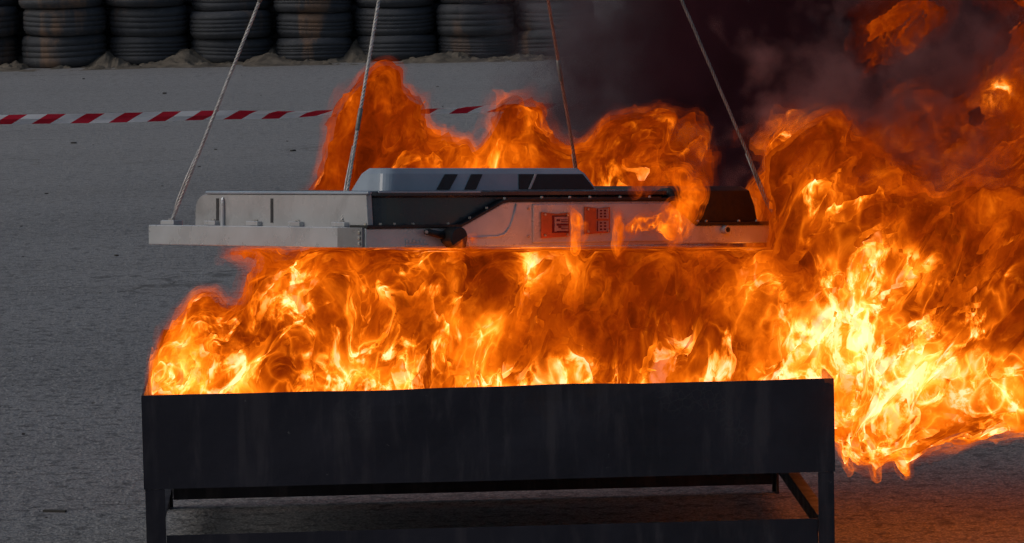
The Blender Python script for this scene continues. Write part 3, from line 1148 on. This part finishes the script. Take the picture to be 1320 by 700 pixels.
def flame_field(caps, h, pad=0.16, k=0.05, amp=0.055, freq=5.0, fine=0.016, seed=0, wind=0.35, cut=None, ystretch=1.0):
    prim = []
    lo, hi = np.full(3, 1e9), np.full(3, -1e9)
    for (x0, y0, r0, x1, y1, r1, Y, dh) in caps:
        s = F_PX / Y
        a, b = np.array(at(x0, y0, Y)), np.array(at(x1, y1, Y))
        ra, rb_ = r0 / s, r1 / s
        kd = dh / max(ra, rb_) if dh else 1.0
        prim.append((a, b, ra, rb_, kd))
        for p, r in ((a, ra), (b, rb_)):
            q = np.array([r, r * kd, r])
            lo = np.minimum(lo, p - q - pad)
            hi = np.maximum(hi, p + q + pad)
    n = np.ceil((hi - lo) / h).astype(int) + 1
    X, Y_, Z = np.meshgrid(*[lo[i] + np.arange(n[i]) * h for i in range(3)], indexing='ij')
    X, Y_, Z = (q.astype(np.float32) for q in (X, Y_, Z))
    def dist(Xq, Yq, Zq):
        D = None
        for a, b, ra, rb_, kd in prim:
            ab = b - a
            L2 = max(1e-9, float(ab[0] ** 2 + ab[2] ** 2))
            t = np.clip(((Xq - a[0]) * ab[0] + (Zq - a[2]) * ab[2]) / L2, 0, 1)
            dx = Xq - (a[0] + ab[0] * t)
            dz = Zq - (a[2] + ab[2] * t)
            dy = (Yq - (a[1] + ab[1] * t)) / kd
            d = np.sqrt(dx * dx + dy * dy + dz * dz) - (ra + (rb_ - ra) * t)
            D = d if D is None else smin(D, d, k)
        return D
    D = dist(X, Y_, Z).astype(np.float32)
    near = np.abs(D) < amp * 2.6 + 0.03           # only there can the noise move the surface
    x, y, z = X[near], Y_[near], Z[near]
    # domain warp: licks that lean with the wind and curl
    sx = x - np.float32(wind) * (z - np.float32(ZT))
    w1 = VN[seed % 6].fbm(sx * freq * 0.55, y * freq * 0.55, z * freq * 0.38 + seed, 2)
    w2 = VN[(seed + 1) % 6].fbm(sx * freq * 0.55 + 9, y * freq * 0.55, z * freq * 0.38, 2)
    d = dist(x + w1 * amp * 1.5, y, z + w2 * amp * 1.6)
    m1 = VN[(seed + 2) % 6].fbm(sx * freq + w1 * 1.2, y * freq, z * freq * 0.65 + w2 * 1.2, 4, 0.55)
    rid = np.abs(VN[(seed + 3) % 6](sx * freq * 2.3 + w2 * 2, y * freq * 2.3, z * freq * 1.5 + w1 * 2)) * 2
    D[near] = d + amp * 1.5 * m1 + fine * (rid - 0.4) * 1.6
    if cut is not None:
        D = np.maximum(D, 3.0 * (cut(X, Y_, Z) + 0.0015 * seed))      # steep, so that all sheets end close together there
    return D, lo


FLAME_STOPS = [(0.0, (0.07, 0.006, 0.0003)), (0.18, (0.21, 0.020, 0.0006)), (0.34, (0.50, 0.070, 0.001)), (0.48, (0.92, 0.165, 0.004)),
               (0.60, (1.6, 0.31, 0.012)), (0.71, (2.6, 0.58, 0.055)), (0.82, (3.3, 0.88, 0.19)), (0.92, (3.9, 1.12, 0.40)), (1.0, (4.3, 1.35, 0.62))]


def flame_material(name, a_lo, a_hi, a_max, gain=1.0, bias=0.0, lean=32, scale=1.0, off=0.0, contrast=1.0, a_min=0.0, rid_a=0.2, lite=False, absorb=1.0):
    m = new_mat(name)
    m.cycles.emission_sampling = 'NONE'
    N = NT(m)
    pos = N.n('ShaderNodeNewGeometry').outputs['Position']
    mp = N.n('ShaderNodeMapping', Vector=pos)
    mp.inputs['Location'].default_value = (off, off * 1.7, off * 0.6)
    mp.inputs['Rotation'].default_value = (0, R(-lean), 0)
    mp.inputs['Scale'].default_value = (scale, scale, scale * 0.70)
    v = mp.outputs[0]
    wn = N.noise(v, 3.4, 2, 0.55)
    wv = N.n('ShaderNodeVectorMath', _operation='SUBTRACT')
    N.t.links.new(wn.outputs[1], wv.inputs[0])
    wv.inputs[1].default_value = (0.5, 0.5, 0.5)
    ws = N.n('ShaderNodeVectorMath', _operation='SCALE')
    N.t.links.new(wv.outputs[0], ws.inputs[0])
    ws.inputs['Scale'].default_value = 0.24
    wa_ = N.n('ShaderNodeVectorMath', _operation='ADD')
    N.t.links.new(v, wa_.inputs[0])
    N.t.links.new(ws.outputs[0], wa_.inputs[1])
    vw = wa_.outputs[0]
    body = N.noise(vw, 5.5, 6, 0.62).outputs[0]
    rid0 = N.noise(vw, 9.0, 2, 0.5, 0.45).outputs[0]
    rid = N.math('SUBTRACT', 1.0, N.math('MULTIPLY', N.math('ABSOLUTE', N.math('SUBTRACT', rid0, 0.5)), 8.0), clamp=True)
    rid = N.math('POWER', rid, 2.0)
    at_ = N.n('ShaderNodeAttribute', _attribute_name='fire_glow').outputs['Fac']
    t = N.math('ADD', at_, bias)
    t = N.math('ADD', t, N.math('MULTIPLY', N.math('SUBTRACT', body, 0.5), 1.25 * contrast))
    if lite:
        t = N.math('ADD', t, N.math('MULTIPLY', rid, 0.12))
    else:
        hin = N.noise(vw, 10.0, 5, 0.64, 0.35).outputs[0]
        hi_ = N.smooth(hin, 0.50, 0.63)
        pm = N.smooth(N.math('ADD', wn.outputs[0], N.math('MULTIPLY', N.math('SUBTRACT', at_, 0.2), 0.9)), 0.40, 0.60, 0.16, 1.0)
        hl = N.math('ADD', N.math('MULTIPLY', hi_, 0.50 * contrast), N.math('MULTIPLY', rid, 0.32 * contrast))
        t = N.math('ADD', t, N.math('MULTIPLY', hl, pm))
    c = N.ramp(t, FLAME_STOPS)
    an = N.math('ADD', N.math('MULTIPLY', body, 0.75), N.math('MULTIPLY', rid, rid_a))
    alpha = N.smooth(an, a_lo, a_hi, a_min, a_max)
    em = N.n('ShaderNodeEmission', Color=c)
    N.t.links.new(N.math('MULTIPLY', alpha, gain), em.inputs['Strength'])
    inv = N.math('SUBTRACT', 1.0, N.math('MULTIPLY', alpha, absorb))
    cb = N.n('ShaderNodeCombineColor')
    for i in range(3):
        N.t.links.new(inv, cb.inputs[i])
    tr_ = N.n('ShaderNodeBsdfTransparent', Color=cb.outputs[0])
    ad = N.n('ShaderNodeAddShader')
    N.t.links.new(em.outputs[0], ad.inputs[0])
    N.t.links.new(tr_.outputs[0], ad.inputs[1])
    N.out(ad.outputs[0])
    return m


FM = {
    'haze': flame_material('flame_haze', 0.40, 0.70, 0.24, bias=-0.06, off=3.3, rid_a=0.0, a_min=0.03, lite=True, absorb=0.35),
    'veil': flame_material('flame_veil', 0.38, 0.64, 0.40, bias=0.04, off=1.3, rid_a=0.05, a_min=0.08, lite=True, absorb=0.4),
    'sheet': flame_material('flame_sheet', 0.30, 0.54, 0.88, bias=0.05, off=4.1, rid_a=0.12, a_min=0.30, absorb=0.8),
    'core': flame_material('flame_core', 0.05, 0.15, 1.0, bias=0.04, off=0.0),
    'wisp': flame_material('flame_wisp', 0.38, 0.60, 0.80, bias=0.12, off=2.2, lean=10, scale=2.0, a_min=0.06, absorb=0.6),
    'wispveil': flame_material('flame_wisp_veil', 0.36, 0.66, 0.40, bias=0.06, off=5.2, lean=10, scale=1.6, a_min=0.04, lite=True, absorb=0.4),
    'dim': flame_material('flame_dim', 0.42, 0.64, 0.80, bias=-0.02, off=7.7, rid_a=0.05, lean=35, a_min=0.05),
}


def add_flame(label, D, org, h, shells, off=0.0):
    root = None
    for k, (iso, mk, nm) in enumerate(shells):
        V, Q = surface_nets(D, org, h, iso)
        if len(Q) == 0:
            continue
        if root is None:
            base = (float(V[:, 0].mean()), float(V[:, 1].mean()), float(V[:, 2].min()))
            root = empty('flame', base)
            tag(root, label, 'flame', 'flames of the fuel fire')
        me = bpy.data.meshes.new(nm)
        me.vertices.add(len(V))
        me.vertices.foreach_set('co', (V - np.array(root.location)).astype(np.float32).ravel())
        me.loops.add(4 * len(Q))
        me.loops.foreach_set('vertex_index', Q.astype(np.int32).ravel())
        me.polygons.add(len(Q))
        me.polygons.foreach_set('loop_start', np.arange(0, 4 * len(Q), 4, dtype=np.int32))
        me.polygons.foreach_set('use_smooth', np.ones(len(Q), bool))
        at_ = me.attributes.new('fire_glow', 'FLOAT', 'POINT')
        at_.data.foreach_set('value', heat_of(V).astype(np.float32))
        me.update()
        me.validate()
        me.materials.append(FM[mk])
        o = link(bpy.data.objects.new(nm, me), root)
        print(nm, len(Q))
    return root


def under_pack(X, Y_, Z):
    """positive inside the space the pack takes up."""
    d = [np.float32(q) for q in PK.o]
    px, py, pz = X - d[0], Y_ - d[1], Z - d[2]
    u = px * PK.e1.x + py * PK.e1.y + pz * PK.e1.z
    v = px * PK.e2.x + py * PK.e2.y + pz * PK.e2.z
    w = px * PK.e3.x + py * PK.e3.y + pz * PK.e3.z
    m = 0.02
    b = -np.maximum.reduce([u - LU * 0.99, v - LV - m, -0.008 - w])
    b = np.maximum(b, -np.maximum.reduce([-m - u, u - LU - m, -m - v, v - LV - m, -0.008 - w]))
    return np.maximum(b, in_front(X, Y_, Z))


def in_front(X, Y_, Z):
    """positive before the front panel and beside the left panel of the tray, where no fire burns."""
    px, py = X - np.float32(T.o.x), Y_ - np.float32(T.o.y)
    u = px * T.e1.x + py * T.e1.y
    v = px * T.e2.x + py * T.e2.y
    b = -np.maximum.reduce([u - TW + 0.04, v - 0.027])
    b = np.maximum(b, -np.maximum.reduce([u - TW - 0.004, Z - ZT + 0.012, np.minimum(v - 0.027, u - 0.014)]))
    return np.maximum(b, -(u - 0.012))


HV = 0.014
YF = 12.14
DH = 0.54
SH = [(0.018, 'haze', 'flame_veil'), (0.009, 'veil', 'flame_veil'), (0.001, 'veil', 'flame_veil'), (-0.009, 'sheet', 'flame_sheet'), (-0.024, 'core', 'flame_core')]
caps1 = [(222, 496, 20, 236, 460, 30, YF, DH), (236, 462, 34, 254, 422, 22, YF, DH), (262, 425, 16, 282, 432, 18, YF, DH), (300, 480, 45, 320, 440, 42, YF, DH),
         (365, 470, 62, 362, 385, 48, YF, DH), (345, 346, 9, 420, 355, 26, YF, DH), (302, 325, 2, 340, 332, 7, YF, DH * .7)]
for x in range(430, 1061, 70):
    caps1.append((x, 480, 62, x, 350, 55, YF, DH))
D, org = flame_field(caps1, HV, amp=0.030, seed=0, cut=under_pack, k=0.03, freq=6.5, fine=0.022)
add_flame('wide orange sheet of flame between the tray and the underside of the pack', D, org, HV, SH)

YB = 13.2
caps2 = [(715, 208, 26, 765, 205, 26, YB, .2), (528, 135, 24, 540, 185, 34, YB, .2), (455, 170, 14, 480, 140, 16, YB, .14), (425, 250, 26, 470, 195, 40, YB, .22), (470, 200, 45, 505, 125, 27, YB, .20), (520, 210, 50, 600, 215, 45, YB, .22), (540, 195, 18, 575, 205, 16, YB, .2),
         (650, 205, 45, 655, 135, 22, YB, .2), (690, 200, 40, 685, 150, 24, YB, .2), (740, 225, 28, 700, 225, 35, YB, .2),
         (780, 225, 38, 795, 180, 28, YB, .2), (795, 180, 28, 850, 180, 22, YB, .2), (840, 230, 35, 900, 225, 26, YB, .2), (900, 190, 10, 915, 195, 10, YB, .1)]
D, org = flame_field(caps2, HV, amp=0.045, seed=2, wind=0.5, freq=7.0, fine=0.026, k=0.03)
add_flame('ragged flame rising behind the battery pack', D, org, HV, SH)

YR_ = 12.3
caps3 = [(1035, 450, 55, 1050, 260, 60, YR_, .55), (1130, 480, 80, 1130, 270, 80, YR_, .6), (1240, 440, 100, 1250, 290, 100, YR_, .6),
         (1370, 430, 110, 1400, 260, 130, YR_, .6), (1500, 380, 120, 1560, 250, 140, YR_, .6), (1110, 515, 28, 1200, 518, 34, YR_ - .2, .4), (1200, 520, 34, 1330, 500, 40, YR_ - .2, .4),
         (1330, 505, 42, 1480, 470, 50, YR_ - .2, .4), (1105, 545, 12, 1150, 545, 12, YR_ - .2, .2),
         (1000, 200, 22, 1050, 190, 34, YR_, .3), (1050, 190, 34, 1110, 220, 38, YR_, .3), (1300, 190, 35, 1330, 110, 32, YR_ + .3, .25)]
D, org = flame_field(caps3, HV, amp=0.050, seed=3, wind=0.7, cut=in_front, freq=6.5, fine=0.026)
add_flame('huge flame blown sideways off the right end of the tray', D, org, HV, SH)

caps4 = [(1118, 62, 12, 1140, 35, 24, 11.85, .14), (1140, 30, 24, 1178, 10, 24, 11.85, .14), (1290, -4, 20, 1330, -20, 30, 11.9, .16)]
D, org = flame_field(caps4[:2], HV * .8, amp=0.05, seed=4, wind=0.5, pad=.12, freq=9, fine=0.03, k=.02)
SD = [(0.016, 'haze', 'flame_veil'), (0.004, 'dim', 'flame_sheet'), (-0.012, 'dim', 'flame_sheet'), (-0.03, 'sheet', 'flame_core')]
add_flame('small detached fireball high up in the dark smoke', D, org, HV * .8, SD)
D, org = flame_field(caps4[2:], HV * .8, amp=0.05, seed=5, wind=0.5, pad=.12, freq=9, fine=0.03, k=.02)
add_flame('scrap of flame in the smoke at the upper right edge', D, org, HV * .8, SD)
caps5 = [(1110, 200, 25, 1180, 170, 35, 12.3, .2), (1180, 170, 35, 1260, 200, 40, 12.3, .2), (1230, 150, 20, 1290, 120, 30, 12.3, .2), (1290, 130, 35, 1340, 70, 40, 12.3, .2), (1300, 220, 50, 1400, 150, 60, 12.3, .2)]
D, org = flame_field(caps5, HV, amp=0.06, seed=1, wind=0.9, freq=7, fine=0.03, k=.03)
add_flame('dull red flame woven into the red-tinted smoke at the upper right', D, org, HV, SD)

# licks of fire in front of the pack
def wisp(label, chain, Y, dh, seed, amp=0.017, sh=None):
    caps = [(a[0], a[1], a[2], b[0], b[1], b[2], Y, dh) for a, b in zip(chain, chain[1:])]
    D, org = flame_field(caps, 0.006, amp=amp, seed=seed, wind=0.3, pad=0.05, k=0.012, freq=11, fine=0.004)
    add_flame(label, D, org, 0.006, sh or [(0.007, 'wispveil', 'flame_veil'), (0.002, 'wispveil', 'flame_veil'), (-0.004, 'wisp', 'flame_sheet'), (-0.009, 'wisp', 'flame_sheet')])


wisp('arching lick of flame curling over the right half of the pack', [(842, 238, 5), (858, 224, 9), (878, 226, 16), (888, 246, 17), (884, 270, 14), (876, 295, 9), (866, 315, 4)], 11.78, .03, 1)
wisp('thin forked lick of flame above the connector panel', [(798, 218, 4), (806, 208, 6), (815, 226, 5), (824, 241, 7), (838, 246, 4), (852, 248, 2)], 11.80, .014, 2)
wisp('ragged low flame in front of the pack beside the arching lick', [(812, 296, 4), (830, 284, 8), (852, 288, 9), (866, 270, 8), (860, 302, 6)], 11.76, .016, 3)
wisp('slim upright flame beside the right warning plate', [(796, 326, 7), (797, 300, 4), (793, 272, 2)], 11.70, .010, 4)
wisp('small flame licking between the two warning plates', [(738, 322, 4), (741, 300, 4), (744, 282, 5), (741, 268, 3)], 11.68, .014, 5)
wisp('tiny flame under the round black coolant port', [(585, 324, 4), (597, 318, 5), (606, 306, 3)], 11.45, .008, 0)

SL = [(0.004, 'wispveil', 'flame_veil'), (0.0, 'veil', 'flame_veil'), (-0.005, 'sheet', 'flame_sheet'), (-0.012, 'core', 'flame_core')]
wisp('drooping tongue of flame hanging beside the right edge of the tray', [(1096, 555, 18), (1088, 580, 8), (1095, 606, 1.5)], 12.0, .04, 1, sh=SL)
wisp('narrow bright drip of flame below the right hand fire', [(1122, 550, 18), (1126, 582, 6), (1131, 612, 1.5)], 12.0, .04, 2, sh=SL)
wisp('forked tongue of flame hanging lowest below the right hand fire', [(1150, 550, 22), (1158, 582, 10), (1168, 614, 1.5)], 12.0, .04, 3, sh=SL)

# ================================================================== SMOKE
def smoke_material(name, lo, hi, color, blobs, scale=2.2, top=None):
    """Soft puffs: each blob (centre, radii, density) fades out to nothing, broken up by noise."""
    m = new_mat(name)
    N = NT(m)
    pos = N.n('ShaderNodeNewGeometry').outputs['Position']
    nn = N.noise(pos, scale, 3, 0.6)
    off = N.n('ShaderNodeVectorMath', _operation='SUBTRACT')
    N.t.links.new(nn.outputs[1], off.inputs[0])
    off.inputs[1].default_value = (0.5, 0.5, 0.5)
    sc = N.n('ShaderNodeVectorMath', _operation='MULTIPLY_ADD')
    N.t.links.new(off.outputs[0], sc.inputs[0])
    sc.inputs[1].default_value = (0.95, 0.6, 0.95)
    N.t.links.new(pos, sc.inputs[2])
    n1 = N.smooth(nn.outputs[0], lo, hi)
    tot = None
    for c, r, dn in blobs:
        mp = N.n('ShaderNodeMapping', _vector_type='TEXTURE', Vector=sc.outputs[0])
        mp.inputs['Location'].default_value = c
        mp.inputs['Scale'].default_value = r
        ln = N.n('ShaderNodeVectorMath', _operation='LENGTH')
        N.t.links.new(mp.outputs[0], ln.inputs[0])
        q = N.smooth(ln.outputs['Value'], 1.0, 0.25, 0.0, dn)
        tot = q if tot is None else N.math('ADD', tot, q)
    d = N.math('MULTIPLY', tot, n1)
    p = N.n('ShaderNodeVolumePrincipled', Density=d)
    p.inputs['Color'].default_value = (*color, 1)
    N.out(None, p.outputs[0])
    return m


def add_smoke(label, blobs, color, lo, hi, scale):
    """blobs in picture position, depth, radius and density; the mesh is the box that holds them."""
    B = []
    mn, mx = Vector((1e9,) * 3), Vector((-1e9,) * 3)
    for px, py, Y, rx, ry, rz, dn in blobs:
        c = at(px, py, Y)
        B.append((tuple(c), (rx, ry, rz), dn))
        for k in range(3):
            mn[k] = min(mn[k], c[k] - (rx, ry, rz)[k] - 0.1)
            mx[k] = max(mx[k], c[k] + (rx, ry, rz)[k] + 0.1)
    mn.z = max(mn.z, 0.02)
    v, f = box_vf(WORLD, mn.x, mx.x, mn.y, mx.y, mn.z, mx.z)
    o = mesh_obj('smoke', v, f, smoke_material('smoke', lo, hi, color, B, scale))
    tag(o, label, 'smoke', kind='stuff')


add_smoke('dense black smoke rolling up behind the flames', [
    (930, 20, 14.9, .62, .5, .75, 34), (1150, 60, 14.9, .7, .5, .8, 34), (1380, 60, 14.9, .7, .5, .9, 34), (815, 50, 14.9, .40, .4, .7, 20), (860, 190, 14.7, .45, .4, .35, 14), (1000, -170, 14.9, 1.0, .5, .6, 20), (1300, -170, 14.9, 1.0, .5, .6, 20),
    (1080, 260, 14.7, .7, .4, .4, 24), (1350, 300, 14.7, .6, .4, .5, 24)],
    (0.10, 0.036, 0.05), 0.28, 0.56, 3.4)  # reddish colour stands for the fire's glow in black soot
add_smoke('smoke with fire glow in its colour, drifting over the upper right flames', [
    (1070, 110, 12.2, .20, .25, .16, 12), (1170, 100, 12.2, .24, .3, .20, 16), (1270, 60, 12.2, .24, .3, .2, 14), (1200, 190, 12.1, .28, .3, .13, 10), (1290, 230, 12.1, .2, .3, .12, 7), (950, 220, 12.9, .16, .2, .11, 10)],
    (0.34, 0.18, 0.175), 0.44, 0.64, 6.5)  # firelight on the smoke put into its scatter colour
add_smoke('thin grey smoke at the left edge of the black cloud, before the tyres', [
    (745, 20, 14.0, .26, .3, .45, 2.0), (760, 150, 14.0, .24, .3, .26, 1.8)],
    (0.36, 0.34, 0.37), 0.30, 0.62, 5.0)
